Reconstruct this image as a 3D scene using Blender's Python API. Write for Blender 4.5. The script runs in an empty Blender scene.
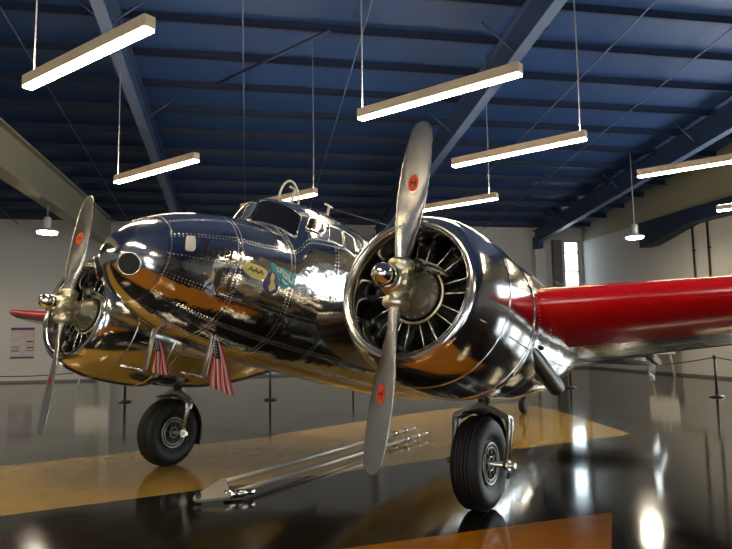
import bpy, bmesh, math, random
from mathutils import Matrix, Vector
random.seed(7)
C = bpy.context.scene.collection
PI = math.pi
R = math.radians

# ------------------------------------------------------------------ materials
def new_mat(name):
    m = bpy.data.materials.new(name); m.use_nodes = True
    nt = m.node_tree; b = nt.nodes['Principled BSDF']
    return m, nt, b

def N(nt, typ, **kw):
    n = nt.nodes.new(typ)
    for k, v in kw.items():
        if k == 'inp':
            for kk, vv in v.items(): n.inputs[kk].default_value = vv
        else: setattr(n, k, v)
    return n

def math_n(nt, op, a, b=None, c=None):
    n = nt.nodes.new('ShaderNodeMath'); n.operation = op
    for i, x in enumerate((a, b, c)):
        if x is None: continue
        if isinstance(x, (int, float)): n.inputs[i].default_value = x
        else: nt.links.new(x, n.inputs[i])
    return n.outputs[0]

def simple(name, col, rough=.5, metal=0., bump=0., bscale=40., var=.12, coat=0., vscale=6.):
    """paint / plastic / metal with a little procedural variation"""
    m, nt, b = new_mat(name)
    tc = N(nt, 'ShaderNodeTexCoord')
    no = N(nt, 'ShaderNodeTexNoise', inp={'Scale': vscale, 'Detail': 4.})
    nt.links.new(tc.outputs['Object'], no.inputs['Vector'])
    mr = N(nt, 'ShaderNodeMapRange', inp={'To Min': 1 - var, 'To Max': 1 + var})
    nt.links.new(no.outputs['Fac'], mr.inputs['Value'])
    mx = N(nt, 'ShaderNodeVectorMath', operation='SCALE'); mx.inputs[0].default_value = col[:3]
    nt.links.new(mr.outputs[0], mx.inputs['Scale'])
    nt.links.new(mx.outputs[0], b.inputs['Base Color'])
    b.inputs['Roughness'].default_value = rough; b.inputs['Metallic'].default_value = metal
    b.inputs['Coat Weight'].default_value = coat; b.inputs['Coat Roughness'].default_value = .08
    if bump:
        n2 = N(nt, 'ShaderNodeTexNoise', inp={'Scale': bscale, 'Detail': 3.})
        nt.links.new(tc.outputs['Object'], n2.inputs['Vector'])
        bp = N(nt, 'ShaderNodeBump', inp={'Strength': bump, 'Distance': .01})
        nt.links.new(n2.outputs['Fac'], bp.inputs['Height']); nt.links.new(bp.outputs[0], b.inputs['Normal'])
    return m

def emit(name, col, strength):
    m, nt, b = new_mat(name)
    b.inputs['Base Color'].default_value = (*col, 1)
    b.inputs['Emission Color'].default_value = (*col, 1)
    b.inputs['Emission Strength'].default_value = strength
    return m

def aluminium(name, col=(.80, .80, .79), rough=.1, px=.6, py=.45, wave=.25, ox=0., oy=0., rivet=.03, wscale=2.2, rv=1., fine=0.):
    """polished riveted sheet: UV is in metres, panels px by py"""
    m, nt, b = new_mat(name); L = nt.links.new
    uv = N(nt, 'ShaderNodeUVMap'); sp = N(nt, 'ShaderNodeSeparateXYZ'); L(uv.outputs[0], sp.inputs[0])
    x = math_n(nt, 'ADD', sp.outputs[0], 50 * px + ox); y = math_n(nt, 'ADD', sp.outputs[1], 50 * py + oy)
    def dist(v, s):
        f = math_n(nt, 'MODULO', v, s); return math_n(nt, 'ABSOLUTE', math_n(nt, 'SUBTRACT', f, s / 2))
    dx, dy = dist(x, px), dist(y, py)
    sx = math_n(nt, 'LESS_THAN', dx, .003); sy = math_n(nt, 'LESS_THAN', dy, .003)
    seam = math_n(nt, 'MAXIMUM', sx, sy)
    def dots(d, v):
        e = dist(v, rivet)
        q = math_n(nt, 'SUBTRACT', d, .022)
        rr = math_n(nt, 'SQRT', math_n(nt, 'ADD', math_n(nt, 'MULTIPLY', q, q), math_n(nt, 'MULTIPLY', e, e)))
        return math_n(nt, 'LESS_THAN', rr, .0055)
    dot = math_n(nt, 'MAXIMUM', dots(dx, y), dots(dy, x))
    cx = math_n(nt, 'FLOOR', math_n(nt, 'DIVIDE', math_n(nt, 'ADD', x, px / 2), px))
    cy = math_n(nt, 'FLOOR', math_n(nt, 'DIVIDE', math_n(nt, 'ADD', y, py / 2), py))
    cb = N(nt, 'ShaderNodeCombineXYZ'); L(cx, cb.inputs[0]); L(cy, cb.inputs[1])
    wn = N(nt, 'ShaderNodeTexWhiteNoise'); L(cb.outputs[0], wn.inputs['Vector'])
    tc = N(nt, 'ShaderNodeTexCoord')
    no = N(nt, 'ShaderNodeTexNoise', inp={'Scale': wscale, 'Detail': 2., 'Roughness': .45})
    vm = N(nt, 'ShaderNodeVectorMath', operation='ADD'); L(tc.outputs['Object'], vm.inputs[0])
    sc = N(nt, 'ShaderNodeVectorMath', operation='SCALE'); L(wn.outputs['Color'], sc.inputs[0]); sc.inputs['Scale'].default_value = .35
    L(sc.outputs[0], vm.inputs[1]); L(vm.outputs[0], no.inputs['Vector'])
    nf = N(nt, 'ShaderNodeTexNoise', inp={'Scale': 11., 'Detail': 3., 'Roughness': .6}); L(vm.outputs[0], nf.inputs['Vector'])
    h = math_n(nt, 'ADD', math_n(nt, 'MULTIPLY', no.outputs['Fac'], wave), math_n(nt, 'MULTIPLY', dot, .03 * rv))
    h = math_n(nt, 'ADD', h, math_n(nt, 'MULTIPLY', nf.outputs['Fac'], fine))
    h = math_n(nt, 'SUBTRACT', h, math_n(nt, 'MULTIPLY', seam, .04 * rv))
    bp = N(nt, 'ShaderNodeBump', inp={'Strength': 1., 'Distance': .1}); L(h, bp.inputs['Height']); L(bp.outputs[0], b.inputs['Normal'])
    fac = math_n(nt, 'ADD', math_n(nt, 'MULTIPLY', wn.outputs['Value'], .14), .86)
    fac = math_n(nt, 'SUBTRACT', fac, math_n(nt, 'MULTIPLY', seam, .45))
    fac = math_n(nt, 'ADD', fac, math_n(nt, 'MULTIPLY', dot, .1))
    cc = N(nt, 'ShaderNodeVectorMath', operation='SCALE'); cc.inputs[0].default_value = col; L(fac, cc.inputs['Scale'])
    L(cc.outputs[0], b.inputs['Base Color'])
    b.inputs['Metallic'].default_value = 1.
    n3 = N(nt, 'ShaderNodeTexNoise', inp={'Scale': 14., 'Detail': 4.}); L(tc.outputs['Object'], n3.inputs['Vector'])
    rg = math_n(nt, 'ADD', math_n(nt, 'MULTIPLY', n3.outputs['Fac'], .1), rough - .04)
    rg = math_n(nt, 'ADD', rg, math_n(nt, 'MULTIPLY', dot, .25))
    L(rg, b.inputs['Roughness'])
    return m

M = {}
M['skin'] = aluminium('polished riveted skin', px=.60, py=.34, ox=.443, oy=.183, wave=.17, wscale=3.2, rv=.5, fine=.035)
M['cowl'] = aluminium('polished cowling skin', px=9., py=9., ox=1., oy=2., wave=.06, rv=.35, rough=.13)
M['nacelle'] = aluminium('nacelle skin', px=.34, py=.5, ox=.0, wave=.16, rough=.12, fine=.03)
M['wingskin'] = aluminium('wing skin', px=.7, py=.4, wave=.15, rough=.24, col=(.30, .28, .24))
M['redwing'] = simple('glossy red wing paint', (.78, .006, .008), .22, coat=.6, var=.05)
M['chrome'] = simple('bright metal', (.85, .84, .8), .12, 1., var=.06)
M['blade'] = simple('brushed propeller metal', (.58, .59, .60), .27, 1., bump=.05, bscale=60, var=.08)
M['hub'] = simple('cream cadmium plated steel', (.84, .79, .62), .34, 1., bump=.15, bscale=30)
M['case'] = simple('grey green crankcase enamel', (.15, .14, .095), .35, .3, bump=.1)
M['blackmetal'] = simple('black enamelled metal', (.012, .012, .013), .35, .3, bump=.1, coat=.2)
M['darksteel'] = simple('dark oily steel', (.10, .092, .075), .28, .85, bump=.15)
M['steel'] = simple('worn grey steel', (.42, .40, .36), .3, .9, bump=.1)
M['barsteel'] = simple('dull grey tow bar steel', (.50, .48, .42), .42, .5)
M['whitemetal'] = simple('off white painted metal', (.62, .60, .54), .4)
M['rubber'] = simple('black tyre rubber', (.007, .007, .0075), .55, bump=.3, bscale=80)
M['glass'] = simple('dark cockpit glass', (.012, .013, .015), .05, 0., coat=1., var=.3)
M['sideglass'] = simple('smoky side window glass', (.10, .105, .09), .08, 0., coat=1., var=.35, vscale=3)
M['black'] = simple('matt black', (.01, .01, .01), .6)
M['lettering'] = simple('dark brown lettering paint', (.015, .01, .008), .5)
M['red'] = simple('red decal', (.55, .02, .01), .4)
M['logored'] = simple('orange red decal', (.75, .07, .02), .4)
M['white'] = simple('white decal', (.75, .72, .68), .5)
M['yellow'] = simple('pale yellow decal', (.62, .55, .16), .45)
M['teal'] = simple('teal decal', (.02, .30, .32), .4)
M['indigo'] = simple('indigo decal', (.035, .02, .16), .4)
M['flagred'] = simple('flag red cloth', (.45, .012, .02), .8)
M['flagwhite'] = simple('flag white cloth', (.62, .5, .46), .8)
M['flagblue'] = simple('flag navy cloth', (.01, .014, .05), .8)
M['deck'] = simple('navy blue roof deck', (.015, .047, .145), .55, var=.25, vscale=.7)
M['purlin'] = simple('dark navy steel', (.007, .016, .048), .5, var=.2, vscale=1.)
M['rafter'] = simple('navy painted rafter', (.030, .055, .125), .45, var=.15, vscale=1.)
M['flange'] = simple('blue grey rafter flange', (.085, .125, .22), .45, var=.15, vscale=1.)
M['olive'] = simple('pale beige painted steel', (.30, .28, .20), .6, var=.1, vscale=1.)
M['wall'] = simple('grey painted wall', (.52, .505, .475), .75, var=.06, vscale=.6, bump=.05, bscale=8)
M['column'] = simple('white painted column', (.62, .61, .57), .5)
M['base'] = simple('dark rubber baseboard', (.14, .14, .13), .5)
M['lampbody'] = simple('warm tinted lamp body', (.70, .58, .42), .45)  # warm light of the lamps is mixed into the body colour
M['cable'] = simple('pale suspension cable', (.26, .27, .29), .4)
M['led'] = emit('warm led diffuser', (1., .80, .50), 15.)
M['added_uplight'] = emit('added uplight glow', (1., .86, .66), 22.)  # glow added on the lamp tops to brighten roof and walls
M['led2'] = emit('warm high bay lens', (1., .88, .66), 42.)
M['daylight'] = emit('added frosted glow pane', (.86, .95, 1.), 2.6)  # glow of the added windows that stand out of view
M['board'] = simple('white display board', (.75, .72, .64), .6)
M['rope'] = simple('dark braided rope', (.05, .045, .04), .8)
M['postm'] = simple('black post paint', (.012, .012, .012), .35)
M['purple'] = simple('deep purple print', (.06, .04, .16), .6)
M['pinkish'] = simple('faded pink print', (.5, .38, .36), .7)
M['palegrey'] = simple('pale grey print', (.45, .45, .5), .7)

# ------------------------------------------------------------------ object helpers
def tag(o, label=None, cat=None, group=None, kind=None):
    if label: o['label'] = label
    if cat: o['category'] = cat
    if group: o['group'] = group
    if kind: o['kind'] = kind
    return o

def empty(name, loc=(0, 0, 0), rot=None):
    o = bpy.data.objects.new(name, None); C.objects.link(o); o.location = loc
    o.empty_display_size = .1
    if rot is not None: o.rotation_euler = rot
    return o

class MB:
    """collects shapes into one mesh"""
    def __init__(s, f=None):
        s.bm = bmesh.new(); s.uv = s.bm.loops.layers.uv.new('UVMap'); s.mi = 0
        s.f = f or (lambda p: p)
    def v(s, p): return s.bm.verts.new(s.f(p))
    def face(s, vs, smooth=True, uvs=None):
        try: f = s.bm.faces.new(vs)
        except ValueError: return None
        f.smooth = smooth; f.material_index = s.mi
        if uvs:
            for l, u in zip(f.loops, uvs): l[s.uv].uv = u
        return f
    def grid(s, rows, close_u=False, uv=None, smooth=True):
        V = [[s.v(p) for p in r] for r in rows]
        n = len(rows[0])
        for i in range(len(rows) - 1):
            for j in range(n if close_u else n - 1):
                k = (j + 1) % n
                u = None
                if uv:
                    u = [uv(i, j), uv(i, j + 1), uv(i + 1, j + 1), uv(i + 1, j)]
                s.face([V[i][j], V[i][k], V[i + 1][k], V[i + 1][j]], smooth, u)
        return V
    def cap(s, vs, smooth=False): s.face(list(vs), smooth)
    def box(s, c, d, rot=None):
        M3 = rot or Matrix.Identity(3); c = Vector(c); vs = []
        for i in (-1, 1):
            for j in (-1, 1):
                for k in (-1, 1):
                    vs.append(s.v(tuple(c + M3 @ Vector((i * d[0] / 2, j * d[1] / 2, k * d[2] / 2)))))
        for q in ((0, 1, 3, 2), (4, 6, 7, 5), (0, 4, 5, 1), (2, 3, 7, 6), (0, 2, 6, 4), (1, 5, 7, 3)):
            s.face([vs[i] for i in q], False)
    def tube(s, pts, r, n=10, cap=True, flat=1.):
        pts = [Vector(p) for p in pts]; rr = r if isinstance(r, (list, tuple)) else [r] * len(pts)
        rows = []; up = None
        for i, p in enumerate(pts):
            d = (pts[min(i + 1, len(pts) - 1)] - pts[max(i - 1, 0)]).normalized()
            if up is None: up = Vector((0, 0, 1)) if abs(d.z) < .9 else Vector((1, 0, 0))
            a = d.cross(up).normalized(); b = a.cross(d).normalized(); up = b
            rows.append([tuple(p + (a * math.cos(2 * PI * k / n) + b * flat * math.sin(2 * PI * k / n)) * rr[i]) for k in range(n)])
        V = s.grid(rows, True)
        if cap: s.cap(V[0][::-1]); s.cap(V[-1])
    def lathe(s, prof, o=(0, 0, 0), ax='z', n=32, close=False):
        """prof: (h, r) list along an axis"""
        rows = []
        for h, r in prof:
            row = []
            for k in range(n):
                a = 2 * PI * k / n; x, y = r * math.cos(a), r * math.sin(a)
                p = {'z': (x, y, h), 'x': (h, x, y), 'y': (x, h, y)}[ax]
                row.append((p[0] + o[0], p[1] + o[1], p[2] + o[2]))
            rows.append(row)
        if close: rows.append(rows[0])
        hs = [0.]
        for i in range(1, len(rows)): hs.append(hs[-1] + (math.hypot(prof[i % len(prof)][0] - prof[i - 1][0], prof[i % len(prof)][1] - prof[i - 1][1])))
        rm = max(p[1] for p in prof)
        V = s.grid(rows, True, uv=lambda i, j: (hs[i], j * 2 * PI * rm / n))
        if not close:
            if prof[0][1] > 1e-4: s.cap(V[0][::-1])
            if prof[-1][1] > 1e-4: s.cap(V[-1])
    def ellipsoid(s, c, r, n=20, m=12):
        rows = [[(c[0] + r[0] * math.sin(PI * i / m) * math.cos(2 * PI * k / n), c[1] + r[1] * math.sin(PI * i / m) * math.sin(2 * PI * k / n), c[2] + r[2] * math.cos(PI * i / m)) for k in range(n)] for i in range(m + 1)]
        s.grid(rows, True)
    def build(s, name, mat, parent=None, bevel=0., loc=None):
        bmesh.ops.remove_doubles(s.bm, verts=s.bm.verts, dist=1e-5)
        bmesh.ops.recalc_face_normals(s.bm, faces=s.bm.faces)
        me = bpy.data.meshes.new(name); s.bm.to_mesh(me); s.bm.free()
        for m in (mat if isinstance(mat, (list, tuple)) else [mat]): me.materials.append(m)
        o = bpy.data.objects.new(name, me); C.objects.link(o)
        if parent: o.parent = parent
        if loc: o.location = loc
        if bevel:
            b = o.modifiers.new('bevel', 'BEVEL'); b.width = bevel; b.segments = 2; b.limit_method = 'ANGLE'
        return o

def copy_tree(o, parent=None):
    c = o.copy(); C.objects.link(c)
    if parent: c.parent = parent
    for ch in list(o.children): copy_tree(ch, c)
    return c

# ------------------------------------------------------------------ camera
f_px, pitch, H, roll = 643.7, R(5.64), 1.527, R(.93)
cam = bpy.data.cameras.new('camera'); co = bpy.data.objects.new('camera', cam); C.objects.link(co)
cam.sensor_fit = 'HORIZONTAL'; cam.sensor_width = 36; cam.lens = 36 * f_px / 732
co.matrix_world = Matrix.Translation((0, 0, H)) @ Matrix.Rotation(PI / 2 + pitch, 4, 'X') @ Matrix.Rotation(-roll, 4, 'Z')
cam.clip_start = .05; cam.clip_end = 200
bpy.context.scene.camera = co
# ------------------------------------------------------------------ the hall (u along the back wall, v towards it)
AL = R(10.5)
WALLV, UL, UR, VB, EAVE, SL, VR = 27.6, -20., 15.46, -16., 6.5, .118, 3.
def roof_z(v): return EAVE + SL * (WALLV - v) if v > VR else EAVE + SL * (WALLV - VR) - SL * (VR - v)
def hall(name, mb, mat, parent=None, bevel=0.):
    o = mb.build(name, mat, parent, bevel)
    if not parent: o.rotation_euler = (0, 0, AL)
    return o
def W(u, v, z=0.): return (u * math.cos(AL) - v * math.sin(AL), u * math.sin(AL) + v * math.cos(AL), z)

def floor_material():
    m, nt, b = new_mat('polished stained concrete'); L = nt.links.new
    tc = N(nt, 'ShaderNodeTexCoord'); sp = N(nt, 'ShaderNodeSeparateXYZ'); L(tc.outputs['Object'], sp.inputs[0])
    X, Y = sp.outputs[0], sp.outputs[1]
    def inside(poly):
        out = None
        for i in range(len(poly)):
            (x0, y0), (x1, y1) = poly[i], poly[(i + 1) % len(poly)]
            l = math.hypot(x1 - x0, y1 - y0); nx, ny = -(y1 - y0) / l, (x1 - x0) / l
            d = math_n(nt, 'ADD', math_n(nt, 'ADD', math_n(nt, 'MULTIPLY', X, nx), math_n(nt, 'MULTIPLY', Y, ny)), -(nx * x0 + ny * y0))
            out = d if out is None else math_n(nt, 'MINIMUM', out, d)
        r = N(nt, 'ShaderNodeMapRange', inp={'From Min': -.01, 'From Max': .01}); L(out, r.inputs['Value'])
        return r.outputs[0]
    # counter-clockwise polygons of yellow and orange stain
    band = math_n(nt, 'MAXIMUM', inside([(-12, 1.0), (-3.3, 5.92), (-1.1, 7.16), (-1.27, 10.75), (-4.57, 8.3), (-12, 3.2)]),
                  inside([(-1.5, 6.93), (4.03, 10.05), (3.83, 13.57), (3.3, 15.0), (1.3, 13.6), (-1.5, 10.6)]))
    orange = inside([(2.09, 5.73), (-.22, 4.87), (-7, 2.35), (-7, -5), (-2.04, -5)])
    n1 = N(nt, 'ShaderNodeTexNoise', inp={'Scale': .55, 'Detail': 6., 'Distortion': 1.4}); L(tc.outputs['Object'], n1.inputs['Vector'])
    n2 = N(nt, 'ShaderNodeTexNoise', inp={'Scale': 5., 'Detail': 8.}); L(tc.outputs['Object'], n2.inputs['Vector'])
    cr = N(nt, 'ShaderNodeValToRGB'); L(n1.outputs['Fac'], cr.inputs[0])
    cr.color_ramp.elements[0].position = .35; cr.color_ramp.elements[0].color = (.005, .004, .003, 1)
    cr.color_ramp.elements[1].position = .75; cr.color_ramp.elements[1].color = (.026, .023, .018, 1)
    def mix(f, a, c):
        mx = N(nt, 'ShaderNodeMix', data_type='RGBA'); L(f, mx.inputs[0])
        if isinstance(a, tuple): mx.inputs[6].default_value = a
        else: L(a, mx.inputs[6])
        if isinstance(c, tuple): mx.inputs[7].default_value = c
        else: L(c, mx.inputs[7])
        return mx.outputs[2]
    yel = mix(n2.outputs['Fac'], (.34, .20, .03, 1), (.50, .32, .07, 1))
    ora = mix(n2.outputs['Fac'], (.30, .10, .004, 1), (.48, .18, .012, 1))
    # pale curved scuffs left by a floor machine
    mp = N(nt, 'ShaderNodeMapping'); mp.inputs['Scale'].default_value = (.5, 1.9, 1); mp.inputs['Rotation'].default_value = (0, 0, -.35); L(tc.outputs['Object'], mp.inputs[0])
    n4 = N(nt, 'ShaderNodeTexNoise', inp={'Scale': 1.3, 'Detail': 7., 'Roughness': .62, 'Distortion': 2.2}); L(mp.outputs[0], n4.inputs['Vector'])
    sc_ = N(nt, 'ShaderNodeMapRange', inp={'From Min': .55, 'From Max': .75, 'To Max': .5}); L(n4.outputs['Fac'], sc_.inputs['Value'])
    msk = inside([(2.6, 7.0), (7.5, 9.0), (7.5, 11.5), (4.2, 10.2), (2.2, 8.8)])
    scf = math_n(nt, 'MULTIPLY', sc_.outputs[0], msk)
    dark = mix(scf, cr.outputs[0], (.16, .15, .13, 1))
    c = mix(band, dark, yel); c = mix(orange, c, ora)
    L(c, b.inputs['Base Color'])
    rg = N(nt, 'ShaderNodeMapRange', inp={'To Min': .05, 'To Max': .13}); L(n1.outputs['Fac'], rg.inputs['Value'])
    L(rg.outputs[0], b.inputs['Roughness'])
    b.inputs['IOR'].default_value = 1.55
    bp = N(nt, 'ShaderNodeBump', inp={'Strength': .12, 'Distance': .004}); L(n2.outputs['Fac'], bp.inputs['Height']); L(bp.outputs[0], b.inputs['Normal'])
    return m

def slab(name, pts, mat, th=(0, 0, 0)):
    """closed panel from four hall points, thickened by th"""
    mb = MB()
    a = [mb.v(p) for p in pts]; c = [mb.v((p[0] + th[0], p[1] + th[1], p[2] + th[2])) for p in pts]
    n = len(pts)
    mb.face(a, False); mb.face(c[::-1], False)
    for i in range(n): mb.face([a[i], a[(i + 1) % n], c[(i + 1) % n], c[i]], False)
    o = hall(name, mb, mat); tag(o, kind='structure'); return o

# the floor mesh lies in world axes so that the stain pattern follows the real floor
mb = MB(); pts = [W(UL, VB), W(UR, VB), W(UR, WALLV), W(UL, WALLV)]
a = [mb.v(p) for p in pts]; c = [mb.v((p[0], p[1], -.2)) for p in pts]
mb.face(a, False); mb.face(c[::-1], False)
for i in range(4): mb.face([a[i], a[(i + 1) % 4], c[(i + 1) % 4], c[i]], False)
tag(mb.build('floor', floor_material()), kind='structure')

# back wall with a tall narrow window opening
WU0, WU1, WZ0, WZ1 = 14.52, 15.27, 2.7, 5.87
mb = MB()
def wb(u0, u1, z0, z1): mb.box(((u0 + u1) / 2, WALLV + .1, (z0 + z1) / 2), (u1 - u0, .2, z1 - z0))
wb(UL, WU0, 0, EAVE); wb(WU1, UR + .2, 0, EAVE); wb(WU0, WU1, 0, WZ0); wb(WU0, WU1, WZ1, EAVE)
tag(hall('wall_back', mb, M['wall']), kind='structure')
for nm, u in (('wall_left', UL), ('wall_right', UR)):
    s = -.2 if u < 0 else .2
    if nm == 'wall_left':
        slab(nm, [(u, VB, 0), (u, WALLV, 0), (u, WALLV, EAVE), (u, VR, roof_z(VR)), (u, VB, roof_z(VB))], M['wall'], (s, 0, 0))
    else:
        slab(nm, [(u, VB, 0), (u, WALLV, 0), (u, WALLV, 5.87), (u, VB, 5.87)], M['wall'], (s, 0, 0))
        slab('wall_right_gable', [(u, VB, 5.87), (u, WALLV, 5.87), (u, WALLV, EAVE), (u, VR, roof_z(VR)), (u, VB, roof_z(VB))], M['olive'], (s, 0, 0))
slab('wall_rear', [(UL, VB, 0), (UR, VB, 0), (UR, VB, roof_z(VB)), (UL, VB, roof_z(VB))], M['wall'], (0, -.2, 0))
slab('ceiling', [(UL, WALLV + .2, roof_z(WALLV)), (UR + .2, WALLV + .2, roof_z(WALLV)), (UR + .2, VR, roof_z(VR)), (UL, VR, roof_z(VR))], M['deck'], (0, 0, .15))
slab('ceiling_rear_slope', [(UL, VR, roof_z(VR)), (UR + .2, VR, roof_z(VR)), (UR + .2, VB, roof_z(VB)), (UL, VB, roof_z(VB))], M['deck'], (0, 0, .15))
mb = MB(); mb.box(((UL + UR) / 2, WALLV - .015, .04), (UR - UL, .03, .08)); tag(hall('baseboard_back', mb, M['base']), kind='structure')
mb = MB(); mb.box((UR - .015, (VB + WALLV) / 2, .04), (.03, WALLV - VB - .1, .08)); tag(hall('baseboard_right', mb, M['base']), kind='structure')
# window
wroot = empty('window_1', W((WU0 + WU1) / 2, WALLV, WZ0)); wroot.rotation_euler = (0, 0, AL); tag(wroot, kind='structure')
mb = MB(); hw, hh = (WU1 - WU0) / 2, WZ1 - WZ0
mb.box((-hw + .02, .06, hh / 2), (.04, .1, hh)); mb.box((hw - .02, .06, hh / 2), (.04, .1, hh)); mb.box((0, .06, .02), (2 * hw, .1, .04)); mb.box((0, .06, hh - .02), (2 * hw, .1, .04))
for k in (1, 2, 3): mb.box((0, .06, hh * k / 3.6), (2 * hw, .05, .05))
mb.build('window_frame', M['darksteel'], wroot)
mb = MB(); mb.box((0, .08, hh / 2), (2 * hw - .06, .01, hh - .06))
gm, nt, b = new_mat('window pane'); b.inputs['Transmission Weight'].default_value = 1.; b.inputs['Roughness'].default_value = 0.; b.inputs['IOR'].default_value = 1.02
mb.build('window_pane', gm, wroot)
# dark pillar beside the window and the white columns under the rafters
def column(name, u, w, z1, mat, d=.3):
    mb = MB(); mb.box((u, WALLV - d / 2 - .001, z1 / 2), (w, d, z1)); mb.box((u, WALLV - d / 2 - .05, .06), (w + .08, d + .1, .12))
    return tag(hall(name, mb, mat), kind='structure')
# added windows out of view, right and rear, glowing for the metal to reflect
wn = 2
for k, v in enumerate((16.2, 12.6, 9.0, 5.4)):
    r = empty('window_%d' % wn, W(UR - .02, v, 1.2)); r.rotation_euler = (0, 0, AL); tag(r, kind='structure'); wn += 1
    mb = MB(); mb.box((0, 0, 1.7), (.02, 2.4, 3.4)); mb.build('window_pane', M['daylight'], r)
    mb = MB()
    for y in (-1.2, -.4, .4, 1.2): mb.box((-.02, y, 1.7), (.05, .05, 3.4))
    for z in (0, .85, 1.7, 2.55, 3.4): mb.box((-.02, 0, z), (.05, 2.45, .05))
    mb.build('window_frame', M['darksteel'], r)
for k, u in enumerate((-12, -4, 4)):
    r = empty('window_%d' % wn, W(u, VB + .02, 1.0)); r.rotation_euler = (0, 0, AL); tag(r, kind='structure'); wn += 1
    mb = MB(); mb.box((0, 0, 1.7), (3.2, .02, 3.4)); mb.build('window_pane', M['daylight'], r)
    mb = MB()
    for x in (-1.6, -.8, 0, .8, 1.6): mb.box((x, .02, 1.7), (.05, .05, 3.4))
    for z in (0, .85, 1.7, 2.55, 3.4): mb.box((0, .02, z), (3.25, .05, .05))
    mb.build('window_frame', M['darksteel'], r)
column('trim_1', 13.2, .5, 5.45, M['column'])
column('trim_2', 14.1, .42, 5.9, M['base'], .2)
column('trim_3', -5.55, .38, 5.4, M['column'])
column('trim_4', 5.6, .3, 5.5, M['column'])
column('trim_5', -2.6, .3, 5.5, M['column'])
# dark doorway at the left
mb = MB(); mb.box((-10.3, WALLV - .03, 1.2), (1.3, .06, 2.4))
d = hall('door_1', mb, M['black']); tag(d, kind='structure')

# ------------------------------------------------------------------ roof steel
def sloped(mb, u, w, drop0, drop1, v0, v1):
    """bar following the roof underside"""
    vs = []
    for v, dd in ((v0, 0), (v1, 1)):
        for uu in (u - w / 2, u + w / 2):
            for z in (roof_z(v) - drop0, roof_z(v) - drop1[dd]):
                vs.append(mb.v((uu, v, z)))
    for q in ((0, 1, 3, 2), (4, 6, 7, 5), (0, 4, 5, 1), (2, 3, 7, 6), (0, 2, 6, 4), (1, 5, 7, 3)): mb.face([vs[i] for i in q], False)
RL = [(-14.5, 'navy rafter over the far left bay, beyond the beige girder'), (-2.6, 'navy roof rafter coming down behind the nose of the airplane, left of the others'),
      (5.6, 'navy roof rafter coming down behind the tall propeller blade'), (13.1, 'navy roof rafter landing on the white column beside the tall window')]
for u, lab in RL:
    r = empty('roof_rafter', W(u, WALLV, 5.5)); r.rotation_euler = (0, 0, AL)
    tag(r, lab, 'roof beam', 'rafters under the blue roof')
    def rel(mb): mb.f = lambda p, u=u: (p[0] - u, p[1] - WALLV, p[2] - 5.5); return mb
    mb = rel(MB()); sloped(mb, u, .02, .19, (.78, 1.0), WALLV - .02, VR); mb.build('web', M['rafter'], r)
    mb = rel(MB()); sloped(mb, u, .24, .19, (.21, .21), WALLV - .02, VR); mb.build('top_flange', M['rafter'], r)
    mb = rel(MB()); sloped(mb, u, .24, .78, (.80, 1.02), WALLV - .02, VR)
    # the flange follows the deepening web
    mb.bm.free(); mb = rel(MB()); rows = []
    for v, dz in ((WALLV - .02, .78), (VR, 1.0)):
        rows.append([(u - .12, v, roof_z(v) - dz), (u + .12, v, roof_z(v) - dz), (u + .12, v, roof_z(v) - dz - .025), (u - .12, v, roof_z(v) - dz - .025)])
    V = mb.grid(rows, True, smooth=False); mb.cap(V[0][::-1]); mb.cap(V[1]); mb.build('bottom_flange', M['flange'], r)
    mb = rel(MB()); mb.box((u, WALLV - .3, 5.75), (.3, .45, .55)); mb.build('haunch', M['rafter'], r)
    for s in (-1, 1):
        for v in (24.5, 20.4, 16.4, 12.3):
            mb = rel(MB()); z = roof_z(v) - .8; mb.tube([(u + s * .05, v, z), (u + s * .75, v, roof_z(v) - .2)], .02, 6); mb.build('fly_brace', M['rafter'], r)

# purlins: one Z section, then copies
mb = MB(); ul = UR - UL
mb.box((0, 0, -.1), (ul - .1, .012, .2)); mb.box((0, .035, -.006), (ul - .1, .07, .012)); mb.box((0, -.035, -.194), (ul - .1, .07, .012))
p0 = mb.build('roof_purlin', M['purlin'])
tag(p0, 'dark navy steel purlin running the length of the blue roof', 'purlin', 'purlins under the blue roof')
v = WALLV - .9; first = True
while v > VR + .3:
    p = p0 if first else p0.copy()
    if not first: C.objects.link(p)
    first = False
    p.location = W((UL + UR) / 2, v, roof_z(v) - .0); p.rotation_euler = (0, 0, AL); v -= 1.36
# thin bridging rods crossing the purlins
def rod_mesh():
    mb = MB(); mb.tube([(0, 0, 0), (0, VR - WALLV + .3, SL * (WALLV - VR - .3))], .018, 6); return mb.build('bridging_rod', M['flange'])
r0 = rod_mesh(); tag(r0, 'thin bridging rod running up the slope under the purlins', 'rod', 'bridging rods under the purlins')
for k, u in enumerate((-.1, 2.4, 8.1, 10.4, -4.7, -6.5, -9.0, -12, 14.2)):
    r = r0 if k == 0 else r0.copy()
    if k: C.objects.link(r)
    r.location = W(u, WALLV - .15, EAVE - .225); r.rotation_euler = (0, 0, AL)
# loose diagonal conduit
def at_roof(px, py, drop=.25):
    """where a sight line meets the roof underside (used once, to read off the brace ends)"""
    X0, Y0 = px - 366, 274.5 - py; c, q = math.cos(roll), math.sin(roll)
    X, Y = c * X0 + q * Y0, -q * X0 + c * Y0
    d = Vector((X / f_px, math.cos(pitch) - Y / f_px * math.sin(pitch), math.sin(pitch) + Y / f_px * math.cos(pitch)))
    k = -d.x * math.sin(AL) + d.y * math.cos(AL)
    t = (EAVE - drop + SL * WALLV - H) / (d.z + SL * k)
    return Vector((0, 0, H)) + d * t
mb = MB(); A, B = at_roof(217, 84, .32), at_roof(330, 30, .32); mb.tube([A, B], .035, 8)
tag(mb.build('diagonal_brace', M['purlin']), 'dark diagonal brace rod under the roof, left of centre', 'brace')
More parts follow.
